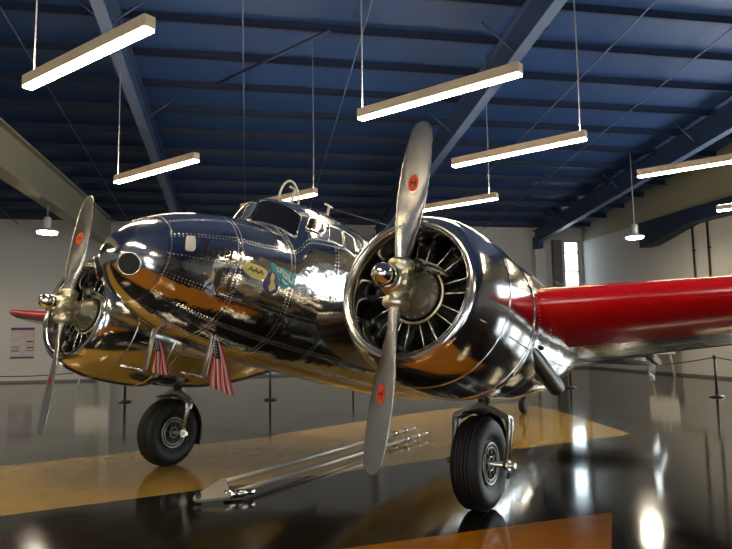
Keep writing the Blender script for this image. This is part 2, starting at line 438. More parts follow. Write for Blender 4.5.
# big beige girder on the left, running towards the back wall
g = empty('beige_girder', W(-5.55, WALLV, 5.42)); g.rotation_euler = (0, 0, AL)
tag(g, 'deep pale beige girder crossing the hall at the left, above the pendant lamp', 'girder')
for nm, bx in (('web', ((0, -12.8, .53), (.1, 25.4, 1.0))), ('top_flange', ((0, -12.8, 1.05), (.4, 25.4, .05))), ('bottom_flange', ((0, -12.8, .025), (.4, 25.4, .05)))):
    mb = MB(); mb.box(*bx); mb.build(nm, M['olive'], g)
# tapered navy beam on the right wall
mb = MB(); prof = [(22.4, 5.8), (22.4, 4.84), (21.9, 4.84), (19.6, 5.3), (8, 5.3), (8, 5.8)]
u0, u1 = UR - .5, UR - .02
A = [mb.v((u0, v, z)) for v, z in prof]; B = [mb.v((u1, v, z)) for v, z in prof]
mb.face(A, False); mb.face(B[::-1], False)
for i in range(6): mb.face([A[i], A[(i + 1) % 6], B[(i + 1) % 6], B[i]], False)
tag(hall('tapered_beam', mb, M['purlin']), 'dark navy tapered beam fixed high along the right-hand wall', 'beam')
# two black pipes down the right-hand wall
for k, v in enumerate((19.95, 19.2)):
    mb = MB(); mb.tube([(UR - .06, v, 2.0), (UR - .06, v, 5.3)], .035, 10)
    for z in (2.6, 4.4): mb.box((UR - .04, v, z), (.08, .12, .04))
    o = hall('wall_pipe', mb, M['black']); tag(o, ('left' if k == 0 else 'right') + '-hand of the two thin black pipes down the right-hand wall', 'pipe', 'black pipes on the right-hand wall')
# poster
pr = empty('poster', W(-8.72, WALLV - .02, .95)); pr.rotation_euler = (0, 0, AL); tag(pr, 'printed notice with purple header on the grey wall beside the dark doorway', 'poster')
mb = MB(); mb.box((0, 0, .6), (.86, .02, 1.22)); mb.build('sheet', M['pinkish'], pr)
mb = MB(); mb.box((0, -.013, 1.16), (.86, .006, .1)); mb.box((0, -.013, .03), (.86, .006, .06)); mb.build('header_band', M['purple'], pr)
mb = MB()
for (x, z, w, h) in ((-.22, .9, .34, .2), (.0, .62, .16, .24), (.0, .36, .16, .2), (.24, .75, .3, .12), (-.26, .56, .3, .2), (-.24, .2, .36, .12), (.24, .2, .3, .1)): mb.box((x, -.013, z), (w, .005, h))
mb.build('text_block', M['palegrey'], pr)
mb = MB()
for (x, z, w, h) in ((.28, .66, .26, .05), (.3, .42, .24, .05), (-.26, .33, .3, .02), (-.26, .28, .3, .02), (-.26, .45, .28, .03), (.26, .3, .28, .02)): mb.box((x, -.014, z), (w, .006, h))
mb.build('text_line', M['purple'], pr)

# ------------------------------------------------------------------ lamps
LH = 4.63
def roof_above(x, y):
    v = -x * math.sin(AL) + y * math.cos(AL); return roof_z(v) + .01
def linear_lamp(P, ang, label, cable, Ln=2.46):
    r = empty('linear_pendant_lamp', (P[0], P[1], LH)); r.rotation_euler = (0, 0, R(ang))
    tag(r, label, 'lamp', 'linear pendant lamps')
    mb = MB(); mb.box((0, 0, .075), (Ln, .13, .13)); mb.build('housing', M['lampbody'], r, .006)
    mb = MB(); mb.box((0, 0, 0), (Ln - .02, .118, .035)); mb.build('diffuser', M['led'], r, .006)
    mb = MB(); mb.box((0, 0, .143), (Ln - .1, .06, .008)); mb.build('added_uplight_strip', M['added_uplight'], r)
    for cx in cable:
        wx = P[0] + cx * math.cos(R(ang)); wy = P[1] + cx * math.sin(R(ang))
        mb = MB(); mb.tube([(cx, 0, .13), (cx + .012, 0, 1.2), (cx, 0, roof_above(wx, wy) - LH)], .011, 6); mb.build('suspension_cable', M['cable'], r)
    return r
lamps = [((-3.105, 6.86), -36, 'nearest linear pendant lamp, high at the top left of the picture', (-1.07,)),
 ((-3.875, 11.61), -37, 'linear pendant lamp above the airplane nose, below the nearest one', (-1.18,)),
 ((.915, 8.155), -38, 'linear pendant lamp just over the tip of the tall propeller blade', (-1.18,)),
 ((2.585, 10.77), -39, 'linear pendant lamp hanging to the upper right of the tall propeller blade', (1.14,)),
 ((2.05, 15.15), -39, 'linear pendant lamp half hidden behind the tall propeller blade', (1.03,)),
 ((-2.0, 14.42), -40, 'linear pendant lamp seen just above the cockpit roof', (1.17,)),
 ((6.4, 11.8), -39, 'linear pendant lamp cut off by the right edge of the picture, above the red wing', (1.17,)),
 ((10.0, 15.55), -39, 'small far linear pendant lamp at the right edge against the tapered navy beam', (1.17,)),
 ((-7.6, 9.6), -38, 'added linear pendant lamp over the left wing, outside the picture', (.9,)),  # this and the lamps below are added out of view for metal reflections
 ((4.9, 4.6), -38, 'added linear pendant lamp over the right wing, outside the picture', (1.17,)),
 ((-1.6, 2.2), -38, 'added linear pendant lamp above the photographer', (-1.18,)),
 ((-7.0, 3.4), -38, 'added linear pendant lamp in front of the left propeller, outside the picture', (-1.18,)),
 ((2.6, -1.6), -38, 'added linear pendant lamp behind the photographer on the right', (1.17,)),
 ((-4.4, -3.0), -38, 'added linear pendant lamp far behind the photographer', (1.17,))]
for P, a, lab, cb in lamps: linear_lamp(P, a, lab, cb)
def high_bay(x, y, label, top=None):
    r = empty('high_bay_pendant_lamp', (x, y, LH)); tag(r, label, 'lamp', 'round high bay lamps')
    mb = MB(); mb.lathe([(.10, .10), (.42, .10), (.46, .06), (.48, .0)], n=24); mb.build('driver_housing', M['whitemetal'], r)
    mb = MB(); mb.lathe([(.12, .1), (.08, .26), (.05, .29), (.03, .29), (.03, .0)], n=32); mb.build('reflector', M['whitemetal'], r)
    mb = MB(); mb.lathe([(.028, .0), (.028, .27), (-.02, .25), (-.04, .0)], n=32); mb.build('lens', M['led2'], r)
    mb = MB(); mb.tube([(0, 0, .47), (0, 0, (top or roof_above(x, y)) - LH)], .02, 8); mb.build('suspension_rod', M['cable'], r)
high_bay(-9.0, 17.99, 'round high bay lamp glowing at the left, beneath the beige girder', 5.42)
high_bay(8.78, 20.77, 'round high bay lamp glowing above the red wing, beside the tapered navy beam')

high_bay(-14.6, 20.5, 'added round high bay lamp far to the left, outside the picture')  # this and the next are added out of view to brighten the left wall
high_bay(-12.6, 14.6, 'added round high bay lamp over the left wing tip, outside the picture')
# ------------------------------------------------------------------ barrier posts, ropes, easels
posts = [((-11.2, 15.9), 'black barrier post outside the picture at the left'), ((-6.22, 16.69), 'black barrier post standing just left of the left landing wheel'),
 ((-2.49, 16.6), 'black barrier post under the fuselage between the flags and the long propeller blade'),
 ((-.48, 20.96), 'small far black barrier post just left of the long propeller blade'), ((5.85, 18.79), 'black barrier post under the red wing beside the exhaust pipe'),
 ((8.29, 15.51), 'black barrier post at the right edge of the picture'), ((11.6, 12.6), 'black barrier post beyond the right edge')]
p0 = None
for (x, y), lab in posts:
    if p0 is None:
        p0 = empty('barrier_post'); tag(p0, lab, 'barrier post', 'black barrier posts around the airplane')
        mb = MB(); mb.lathe([(0, 0), (0, .17), (.02, .17), (.045, .12), (.06, .035), (.06, .0)], n=28); mb.build('base', M['postm'], p0)
        mb = MB(); mb.lathe([(.05, .0), (.05, .030), (.93, .030), (.93, .0)], n=16); mb.build('post', M['postm'], p0)
        mb = MB(); mb.lathe([(.90, .0), (.90, .042), (.97, .042), (.99, .03), (.995, .0)], n=16); mb.build('rope_head', M['postm'], p0)
        r = p0
    else:
        r = copy_tree(p0); r['label'] = lab
    r.location = (x, y, 0)
rl = ['rope from the left edge to the post by the landing wheel', 'dark barrier rope passing low behind the left landing wheel', 'dark barrier rope sagging behind the fuselage towards the far post',
      'dark barrier rope running behind the tail to the post by the exhaust pipe', 'dark barrier rope sagging under the red wing', 'dark barrier rope leaving the picture at the right edge']
for i in range(len(posts) - 1):
    (x0, y0), (x1, y1) = posts[i][0], posts[i + 1][0]; mb = MB(); n = 24; e_ = .046 / math.hypot(x1 - x0, y1 - y0)
    mb.tube([(x0 + (x1 - x0) * (e_ + (1 - 2 * e_) * k / n), y0 + (y1 - y0) * (e_ + (1 - 2 * e_) * k / n), .93 - .22 * (1 - (2 * k / n - 1) ** 2)) for k in range(n + 1)], .014, 6)
    tag(mb.build('barrier_rope', M['rope']), rl[i], 'rope', 'ropes between the barrier posts')
def easel(x, y, rz, label, s=1.):
    r = empty('display_easel', (x, y, 0), (0, 0, rz)); tag(r, label, 'easel', 'white display easels')
    for sx in (-1, 1):
        mb = MB(); mb.tube([(sx * .48, -.12, 0), (sx * .10, .03, 1.85)], .03, 8); mb.build('leg', M['board'], r)
    mb = MB(); mb.tube([(0, .62, 0), (0, .05, 1.8)], .018, 8); mb.build('leg', M['board'], r)
    mb = MB(); mb.box((0, -.10, .80), (1.0, .1, .03)); mb.build('ledge', M['board'], r)
    mb = MB(); mb.box((0, -.09, 1.24), (1.12, .015, .84), Matrix.Rotation(-.08, 3, 'X')); mb.build('board', M['board'], r)
easel(-9.93, 23.5, AL, 'white easel with a blank display board behind the left propeller, only its feet showing')
easel(10.75, 23.6, AL - 1.15, 'white easel with a display board under the red wing, near the right-hand wall')
# ------------------------------------------------------------------ the airplane, in its own axes: a aft of the propellers, b towards its port wing, c up
PSI, TH = R(33.16), R(14.32)
HUB = Vector((.2418, 4.7406, 1.9198)); S = 4.2163
ex = Vector((math.cos(TH) * math.sin(PSI), math.cos(TH) * math.cos(PSI), -math.sin(TH)))
ey = Vector((math.cos(PSI), -math.sin(PSI), 0)); ez = Vector((math.sin(TH) * math.sin(PSI), math.sin(TH) * math.cos(PSI), math.cos(TH)))
def bw(a, b, c): return HUB + ex * a + ey * (b - S / 2) + ez * c
def w2b(P):
    d = Vector(P) - HUB; return (d.dot(ex), d.dot(ey) + S / 2, d.dot(ez))
base = bw(1.2, 0, 0); base.z = 0
A0, B0, C0 = w2b(base)
plane = empty('airplane', base)
plane.rotation_mode = 'QUATERNION'
plane.rotation_quaternion = Matrix((ex, -ey, ez)).transposed().to_quaternion()
tag(plane, 'polished bare-metal twin-engine vintage airplane with red outer wings on the hangar floor', 'airplane')
def bf(p): return (p[0] - A0, -(p[1] - B0), p[2] - C0)
def PM(): return MB(bf)
# a, ctop, cbot, cmid, halfwidth, exponent
FUS=[(-1.04,.08,.08,.08,.0,2.0),(-1.025,.17,-.0,.09,.10,2.0),(-.98,.265,-.07,.10,.18,2.0),(-.88,.39,-.165,.11,.285,2.05),(-.73,.505,-.25,.13,.375,2.1),
(-.5,.63,-.335,.16,.475,2.15),(-.2,.745,-.405,.2,.56,2.2),(.1,.83,-.435,.24,.615,2.25),(.29,.868,-.45,.27,.645,2.3),(.35,.95,-.45,.275,.65,2.3),(.44,1.165,-.45,.285,.66,2.35),(.50,1.22,-.45,.295,.668,2.4),(.8,1.31,-.45,.34,.695,2.45),(1.3,1.37,-.43,.40,.725,2.5),
(2.2,1.38,-.40,.45,.74,2.5),(3.6,1.40,-.32,.48,.74,2.5),(5.2,1.42,.0,.62,.68,2.4),(7.0,1.50,.48,.9,.52,2.2),(8.8,1.60,.98,1.26,.32,2.0),(10.2,1.68,1.40,1.54,.13,2.0),(10.7,1.62,1.52,1.57,.03,2.0)]
def cat(tab,x):
    n=len(tab)
    if x<=tab[0][0]: return tab[0][1:]
    if x>=tab[-1][0]: return tab[-1][1:]
    i=0
    while tab[i+1][0]<x: i+=1
    p0=tab[max(i-1,0)];p1=tab[i];p2=tab[i+1];p3=tab[min(i+2,n-1)]
    h=p2[0]-p1[0];t=(x-p1[0])/h;out=[]
    for k in range(1,len(p1)):
        d=(p2[k]-p1[k])/h
        def sl(u,v,w):
            a=(v[k]-u[k])/(v[0]-u[0]) if v[0]!=u[0] else d
            b=(w[k]-v[k])/(w[0]-v[0]) if w[0]!=v[0] else d
            return 0 if a*b<=0 else 2*a*b/(a+b)
        m1=sl(p0,p1,p2) if i>0 else d*1.6
        m2=sl(p1,p2,p3) if i+2<n else d
        out.append(p1[k]*(2*t**3-3*t*t+1)+h*m1*(t**3-2*t*t+t)+p2[k]*(-2*t**3+3*t*t)+h*m2*(t**3-t*t))
    return out
def ring(tab,a,t):
    ct,cb,cm,hw,n=cat(tab,a)
    if tab is FUS and 0<t<math.pi and -.2<a<1.3:
        # the windshield is a vee: its foot runs aft towards the sides
        d=abs(math.degrees(t)-90); sh=.20*min(d,52)/52
        w=min(1,(a+.2)/.4,(1.3-a)/.4); w=w*w*(3-2*w)
        ct=cat(tab,a-sh*w)[0]
    co,si=math.cos(t),math.sin(t);e=2/n
    b=hw*math.copysign(abs(co)**e,co)
    h=(ct-cm) if si>0 else (cm-cb)
    return (a,b,cm+h*math.copysign(abs(si)**e,si))

# ---- fuselage
t_n = 96
def fus_rows(a0, a1, n, off=0.):
    rows = []
    for i in range(n + 1):
        s = i / n; a = a0 + (a1 - a0) * s
        rows.append([ring(FUS, a, 2 * PI * k / t_n) for k in range(t_n)])
    return rows
def loft(mb, avals, uoff=0.):
    rows = [[ring(FUS, a, 2 * PI * k / t_n) for k in range(t_n)] for a in avals]
    return mb.grid(rows, True, uv=lambda i, j: (avals[i], j * 2 * PI / t_n * .75))
SEAM = -.745
mb = PM(); loft(mb, [SEAM + (2.4 - SEAM) * i / 110 for i in range(111)] + [2.4 + 8.3 * i / 60 for i in range(1, 61)])
fus = mb.build('fuselage', M['skin'], plane)
mb = PM(); av = [-1.04 + (SEAM + 1.04) * (i / 24) ** 1.8 for i in range(25)]; loft(mb, av)
nose = mb.build('nose_cone', M['cowl'], fus)

def surf(a, t, off):
    """point on the fuselage skin, pushed out by off"""
    e = .004; P = Vector(ring(FUS, a, t)); da = Vector(ring(FUS, a + e, t)) - Vector(ring(FUS, a - e, t)); dt = Vector(ring(FUS, a, t + e)) - Vector(ring(FUS, a, t - e))
    n = da.cross(dt)
    if n.length < 1e-12: return tuple(P)
    n.normalize(); cen = Vector((a, 0, P.z * .3 + .1))
    if n.dot(P - cen) < 0: n = -n
    return tuple(P + n * off)
def quad_map(q):
    """bilinear (s,r) in 0..1 -> (a,t); q = corners s0r0, s1r0, s1r1, s0r1 as (a, degrees)"""
    def f(s, r):
        a = (q[0][0] * (1 - s) + q[1][0] * s) * (1 - r) + (q[3][0] * (1 - s) + q[2][0] * s) * r
        t = (q[0][1] * (1 - s) + q[1][1] * s) * (1 - r) + (q[3][1] * (1 - s) + q[2][1] * s) * r
        return a, R(t)
    return f
def patch(name, q, mat, off=.004, round_=.12, n=14, parent=None, frame=None, thick=.0):
    """rounded panel lying on the skin"""
    f = quad_map(q); rows = []
    for i in range(n + 1):
        r = i / n; e = 0.
        k = min(r, 1 - r)
        if k < round_: e = round_ * (1 - math.sqrt(max(0, 1 - ((round_ - k) / round_) ** 2)))
        rows.append([surf(*f(e + (1 - 2 * e) * j / n, r), off) for j in range(n + 1)])
    mb = PM(); mb.grid(rows)
    o = mb.build(name, mat, parent or fus)
    so = o.modifiers.new('solid', 'SOLIDIFY'); so.thickness = .006; so.offset = 0
    if frame:
        mb = PM(); loop = [Vector(p) for p in rows[0]] + [Vector(r[-1]) for r in rows[1:]] + [Vector(p) for p in rows[-1][::-1][1:]] + [Vector(r[0]) for r in rows[::-1][1:]]
        mb.tube(loop, frame, 6, cap=False); mb.build('window_frame', M['chrome'], o)
    return o
WS = [(.325, 86.5), (.54, 38.5), (.64, 47.5), (.46, 86.5)]
patch('windshield', WS, M['glass'], .006, frame=.008)
patch('windshield', [(a, 180 - t) for a, t in WS], M['glass'], .006, frame=.008)
for fl in (0, 1):
    g_ = (lambda q: [(a, 180 - t) for a, t in q]) if fl else (lambda q: q)
    patch('quarter_window', g_([(.625, 35.5), (.865, 30.5), (.905, 46), (.725, 46.5)]), M['glass'], .014, .2, frame=.008)
    patch('side_window', g_([(.925, 27.5), (1.14, 24.5), (1.185, 40.5), (1.0, 42.5)]), M['sideglass'], .006, .1, frame=.008)
    patch('side_window', g_([(1.17, 24), (1.35, 20.5), (1.40, 39.5), (1.22, 40.3)]), M['sideglass'], .006, .1, frame=.008)
    for k in range(5): patch('cabin_window', g_([(2.1 + .62 * k, 14), (2.45 + .62 * k, 14), (2.45 + .62 * k, 31), (2.1 + .62 * k, 31)]), M['sideglass'], .006, .2, frame=.01)
# nose landing light port
def skin_disc(name, a, t, r, mat, off, n=28, parent=None, rim=None):
    c0 = Vector(surf(a, R(t), off)); c1 = Vector(surf(a, R(t), off + .02)); nn = (c1 - c0).normalized()
    ua = (Vector((1, 0, 0)) - nn * nn.x).normalized(); ub = nn.cross(ua)
    mb = PM(); P = [c0 + (ua * math.cos(2 * PI * k / n) + ub * math.sin(2 * PI * k / n)) * r for k in range(n)]
    Q = [p + nn * .012 for p in P]; q_ = [c0 - nn * .03 + (p - c0) for p in P]
    V = mb.grid([[tuple(p) for p in q_], [tuple(p) for p in Q]], True); mb.cap(V[1]); mb.cap(V[0][::-1])
    o = mb.build(name, mat, parent or fus)
    if rim:
        mb = PM(); mb.tube([tuple(p) for p in Q] + [tuple(Q[0]), tuple(Q[1])], rim, 6, cap=False); mb.build('rim', M['chrome'], o)
    return o
skin_disc('landing_light_port', -.935, -31, .088, M['black'], .012, rim=.007)
skin_disc('landing_light_port', -.935, 211, .088, M['black'], .012, rim=.007)
patch('access_panel', [(-.625, 5.5), (-.545, 6), (-.55, 24), (-.62, 23.5)], M['board'], .004, .25)
patch('vent_opening', [(-.335, -18.5), (-.275, -19.5), (-.285, -4.5), (-.34, -5.5)], M['darksteel'], .004, .2)
patch('vent_opening', [(-.215, -19.5), (-.175, -19.5), (-.185, -9.5), (-.215, -8.5)], M['darksteel'], .004, .2)

# ---- lettering and badges painted on the nose, as strokes on the skin
def skin_strokes(name, q, strokes, mat, w, off=.0052, parent=None, asp=1.):
    """strokes: polylines in 0..1 box; thickness is per stroke in box heights"""
    f = quad_map(q); mb = PM()
    for st in strokes:
        pts, ww = st
        for i in range(len(pts) - 1):
            (x0, y0), (x1, y1) = pts[i], pts[i + 1]
            l = math.hypot((x1 - x0) * asp, y1 - y0) or 1e-6; nx, ny = -(y1 - y0) / l, (x1 - x0) * asp / l; h = w * ww / 2
            ext = h * .5; dx, dy = (x1 - x0) * asp / l * ext, (y1 - y0) / l * ext
            c = [(x0 * asp - dx + nx * h, y0 - dy + ny * h), (x1 * asp + dx + nx * h, y1 + dy + ny * h), (x1 * asp + dx - nx * h, y1 + dy - ny * h), (x0 * asp - dx - nx * h, y0 - dy - ny * h)]
            lo = [mb.v(surf(*f(p[0] / asp, p[1]), off)) for p in c]; hi = [mb.v(surf(*f(p[0] / asp, p[1]), off + .003)) for p in c]
            mb.face(lo[::-1], False); mb.face(hi, False)
            for k in range(4): mb.face([lo[k], lo[(k + 1) % 4], hi[(k + 1) % 4], hi[k]], False)
    return mb.build(name, mat, parent or fus)
# italic serif word: Muriel
LET = {
 'M': (1.25, [([(.02, 0), (.30, 0)], .5), ([(.16, 0), (.34, 1)], .8), ([(.22, 1), (.42, 1)], .5), ([(.38, 1), (.58, .05)], 1.5), ([(.58, .05), (1.0, 1)], .7), ([(.98, 1), (1.18, 1)], .5), ([(1.04, 1), (.88, 0)], 1.6), ([(.74, 0), (1.04, 0)], .5)]),
 'u': (.70, [([(.06, .6), (.2, .62)], .5), ([(.2, .62), (.12, .15), (.2, .02), (.34, .04), (.52, .22)], 1.2), ([(.62, .62), (.52, .04), (.66, .06)], 1.3)]),
 'r': (.56, [([(.06, .6), (.2, .62)], .5), ([(.2, .62), (.1, 0)], 1.3), ([(.15, .34), (.3, .58), (.44, .6)], 1.1)]),
 'i': (.36, [([(.06, .6), (.2, .62)], .5), ([(.2, .62), (.1, .06), (.24, .04)], 1.3), ([(.24, .84), (.26, .88)], 1.4)]),
 'e': (.58, [([(.14, .3), (.46, .42), (.44, .6), (.28, .62), (.12, .4), (.1, .14), (.22, .02), (.42, .1)], 1.1)]),
 'l': (.34, [([(.1, .98), (.28, 1.02)], .5), ([(.28, 1.02), (.12, .06), (.26, .04)], 1.4)])}
tot = sum(LET[c][0] for c in 'Muriel') + .05 * 5; x = 0.; strokes = []
for ch in 'Muriel':
    w_, ss = LET[ch]
    for pts, ww in ss: strokes.append(([((x + px) / tot, py) for px, py in pts], ww))
    x += w_ + .05
skin_strokes('name_lettering', [(-.53, 8.6), (-.222, 3.6), (-.215, 13.2), (-.52, 21.5)], strokes, M['lettering'], .14, asp=tot)
def skin_poly(name, q, poly, mat, off=.0045, parent=None):
    f = quad_map(q); mb = PM(); lo = []; hi = []
    cx = sum(p[0] for p in poly) / len(poly); cy = sum(p[1] for p in poly) / len(poly)
    rows = []
    for k in range(7):
        s = k / 6; rows.append([surf(*f(cx + (p[0] - cx) * s, cy + (p[1] - cy) * s), off + .002 * (k < 6)) for p in poly])
    mb.grid(rows, True); return mb.build(name, mat, parent or fus)
def ov(n=24): return [(.5 + .5 * math.cos(2 * PI * k / n), .5 + .5 * math.sin(2 * PI * k / n)) for k in range(n)]
OV = [(-.11, -3.5), (.175, -6.0), (.165, 2.8), (-.10, 5.5)]
b1 = skin_poly('oval_badge', OV, ov(), M['yellow'])
skin_strokes('badge_lettering', OV, [([(.18, .34), (.3, .66), (.36, .36)], 1), ([(.4, .36), (.5, .68), (.56, .38)], 1), ([(.60, .40), (.70, .68), (.78, .42)], 1), ([(.22, .46), (.76, .52)], .6)], M['lettering'], .07, .0075, b1, 2.6)
TE_ = [(.165, -5.5), (.50, -8.5), (.50, 4.5), (.165, 9.0)]
b2 = skin_poly('map_badge', TE_, [(0, .98), (.12, 1), (.2, .86), (.5, .92), (1, .82), (.98, .25), (.8, .3), (.72, .1), (.52, .0), (.5, .32), (.3, .42), (.1, .55), (.05, .8)], M['teal'])
skin_strokes('badge_scrollwork', TE_, [([(.25, .8), (.3, .6), (.42, .62), (.4, .78)], 1), ([(.5, .8), (.52, .55), (.66, .5), (.64, .7), (.56, .7)], 1), ([(.72, .72), (.74, .5), (.88, .46), (.9, .62)], 1), ([(.5, .4), (.62, .3), (.72, .34)], .8)], M['white'], .05, .0075, b2, 1.6)
IN_ = [(.135, -12.5), (.315, -12.5), (.30, 1.0), (.135, 2.0)]
b3 = skin_poly('figure_badge', IN_, ov(), M['indigo'], .0055)
skin_poly('figure_face', IN_, [(.45, .1), (.62, .18), (.8, .3), (.72, .5), (.6, .62), (.62, .86), (.4, .95), (.36, .7), (.42, .5), (.34, .3)], M['yellow'], .0075, b3)
# aerials on the roof
for a_, h_ in ((.98, .22), (1.62, .26)):
    mb = PM(); z = ring(FUS, a_, PI / 2)[2]
    mb.tube([(a_, 0, z - .03), (a_ + .02, 0, z + h_ * .6), (a_ + .03, 0, z + h_)], [.03, .022, .018], 10, flat=.5); mb.tube([(a_ - .05, 0, z + h_), (a_ + .09, 0, z + h_ + .01)], .014, 8)
    mb.build('aerial_mast', M['whitemetal'], fus)
mb = PM(); z = ring(FUS, .8, PI / 2)[2]
mb.tube([(.82 + .16 * math.cos(k * PI / 12), .12, z + .26 * math.sin(k * PI / 12) - .02) for k in range(13)], .012, 8); mb.build('loop_aerial', M['whitemetal'], fus)
mb = PM(); mb.tube([(1.64, 0, 1.62), (4, .3, 2.05), (9.9, 1.55, 2.75)], .003, 4); mb.build('aerial_wire', M['cable'], fus)

# ---- wings
def airfoil(n=18):
    pts = []
    for i in range(n + 1):
        x = .5 * (1 - math.cos(PI * i / n)); yt = .6 * (.2969 * math.sqrt(x) - .126 * x - .3516 * x * x + .2843 * x ** 3 - .1036 * x ** 4) / .12 * .14
        pts.append((x, yt))
    return pts
AF = airfoil()
def wing_sec(b):
    ab = abs(b)
    le = (.75 + .2 * ab, .0 + .085 * min(ab, 4.2) + .125 * max(0, ab - 4.2)); te_a = 4.05 if ab < 4 else 4.05 - (ab - 4) * .125
    te = (te_a, -.03 + .13 * min(ab, 4) + .08 * max(0, ab - 4))
    tk = 1.45 - .05 * ab
    if ab > 7.9:
        k = (ab - 7.9) / .48; s = math.sqrt(max(1 - k * k, .0004)); mid = (le[0] * .55 + te[0] * .45, le[1] * .55 + te[1] * .45)
        le = (mid[0] + (le[0] - mid[0]) * s, mid[1] + (le[1] - mid[1]) * s); te = (mid[0] + (te[0] - mid[0]) * s, mid[1] + (te[1] - mid[1]) * s); tk *= 1
    ch = math.hypot(te[0] - le[0], te[1] - le[1]); dx, dz = (te[0] - le[0]) / ch, (te[1] - le[1]) / ch
    def P(x, y): return (le[0] + dx * x * ch - dz * y * ch, b, le[1] + dz * x * ch + dx * y * ch)
    up = [P(x, y * tk * .95 + .0) for x, y in AF]; lo = [P(x, -y * tk * .88) for x, y in AF]
    return up, lo
def wing_mesh(name, bs, mat, x0=0, x1=18, parent=None, puff=0., xu=None):
    """skin between chord stations x0..x1; open leading edge strips pass x1 small"""
    mb = PM(); rows = []
    for b in bs:
        up, lo = wing_sec(b)
        u = up[x0:(xu if xu is not None else x1) + 1]; l = lo[x0:x1 + 1]
        rows.append(u[::-1] + (l[1:] if x0 == 0 else l))
    mb.grid(rows, x0 > 0, uv=lambda i, j: (bs[i], j * .2))
    n = len(rows[0])
    for r in (0, -1):
        vs = [mb.v(p) for p in rows[r]]; mb.face(vs, False)
    return mb.build(name, mat, parent or plane)
def br(b0, b1, n): return [b0 + (b1 - b0) * i / n for i in range(n + 1)]
wing_mesh('center_wing', br(-2.6, 2.6, 20), M['wingskin'])
for s in (1, -1):
    w_ = wing_mesh('outer_wing', [s * b for b in br(2.6, 7.9, 20) + br(7.95, 8.37, 10)], M['wingskin'], 0, 18)
    # painted red forward part: its own skin, a hair outside the metal one
    mb = PM(); rows = []
    for b in br(2.62, 7.9, 24) + br(7.95, 8.375, 10):
        up, lo = wing_sec(s * b); up2, lo2 = wing_sec(s * b)
        k = 7 if b < 7.9 else 18
        k = 8
        off = .006
        r = [(p[0] - (off if i < 3 else 0), p[1], p[2] + off * min(1, i / 2)) for i, p in enumerate(up[:15])][::-1]
        r += [(p[0] - (off if i < 3 else 0), p[1], p[2] - off * min(1, i / 2)) for i, p in enumerate(lo[:k])][1:]
        rows.append(r)
    mb.grid(rows); mb.build('red_leading_edge', M['redwing'], w_)
    mb = PM(); e = wing_sec(s * 8.3)[0][0]; mb.ellipsoid((e[0] - .02, e[1] + s * .03, e[2]), (.05, .025, .02)); mb.build('navigation_light', M['darksteel'], w_)
    # hinge line and an inspection hatch on the underside
    lo = wing_sec(s * 3.5)[1]; mb = PM(); q = [wing_sec(s * 3.45)[1][9], wing_sec(s * 3.8)[1][9], wing_sec(s * 3.8)[1][11], wing_sec(s * 3.45)[1][11]]
    A_ = [mb.v((p[0], p[1], p[2] - .004)) for p in q]; mb.face(A_, False); o = mb.build('inspection_hatch', M['darksteel'], w_); so = o.modifiers.new('s', 'SOLIDIFY'); so.thickness = .006
    mb = PM(); mb.tube([(p[0], p[1], p[2] - .002) for p in [wing_sec(s * b)[1][13] for b in br(2.7, 7.6, 16)]], .009, 6); mb.build('aileron_hinge', M['darksteel'], w_)
# ---- tail
for s in (1, -1):
    mb = PM(); rows = []
    for i in range(11):
        y = .1 + 2.15 * i / 10; ch = 1.25 - .35 * i / 10
        rows.append([(10.4 - ch * .5 + ch * .5 * math.cos(2 * PI * k / 20), s * y, 1.60 + .055 * math.sin(2 * PI * k / 20)) for k in range(20)])
    V = mb.grid(rows, True); mb.cap(V[-1]); mb.build('tailplane', M['wingskin'], plane)
    mb = PM(); rows = []
    for i in range(15):
        q = i / 14; z = 1.30 + 1.2 * q; ch = .95 * math.sqrt(max(.02, 1 - ((q - .42) / .6) ** 2))
        rows.append([(10.35 + ch * .5 * math.cos(2 * PI * k / 20), s * 2.05 + .035 * math.sin(2 * PI * k / 20), z) for k in range(20)])
    V = mb.grid(rows, True); mb.cap(V[-1]); mb.cap(V[0][::-1]); mb.build('tail_fin', M['wingskin'], plane)
tw = bpy.data.objects.new('tail_wheel', None); C.objects.link(tw); tw.parent = plane
gx = None
zc = w2b(base + Vector((math.sin(PSI), math.cos(PSI), 0)) * (8.4 - 1.2 * math.cos(TH)) + Vector((0, 0, .15)))
mb = PM(); mb.tube([(8.75, 0, 1.02), (zc[0] - .12, 0, zc[2] + .3), (zc[0], .0, zc[2] + .16)], [.06, .05, .045], 10); mb.build('strut', M['darksteel'], tw)
mb = PM(); mb.lathe([(-.06, .08), (-.06, .13), (-.03, .15), (.03, .15), (.06, .13), (.06, .08)], (zc[0], 0, zc[2]), 'y', 24); mb.build('tyre', M['rubber'], tw)

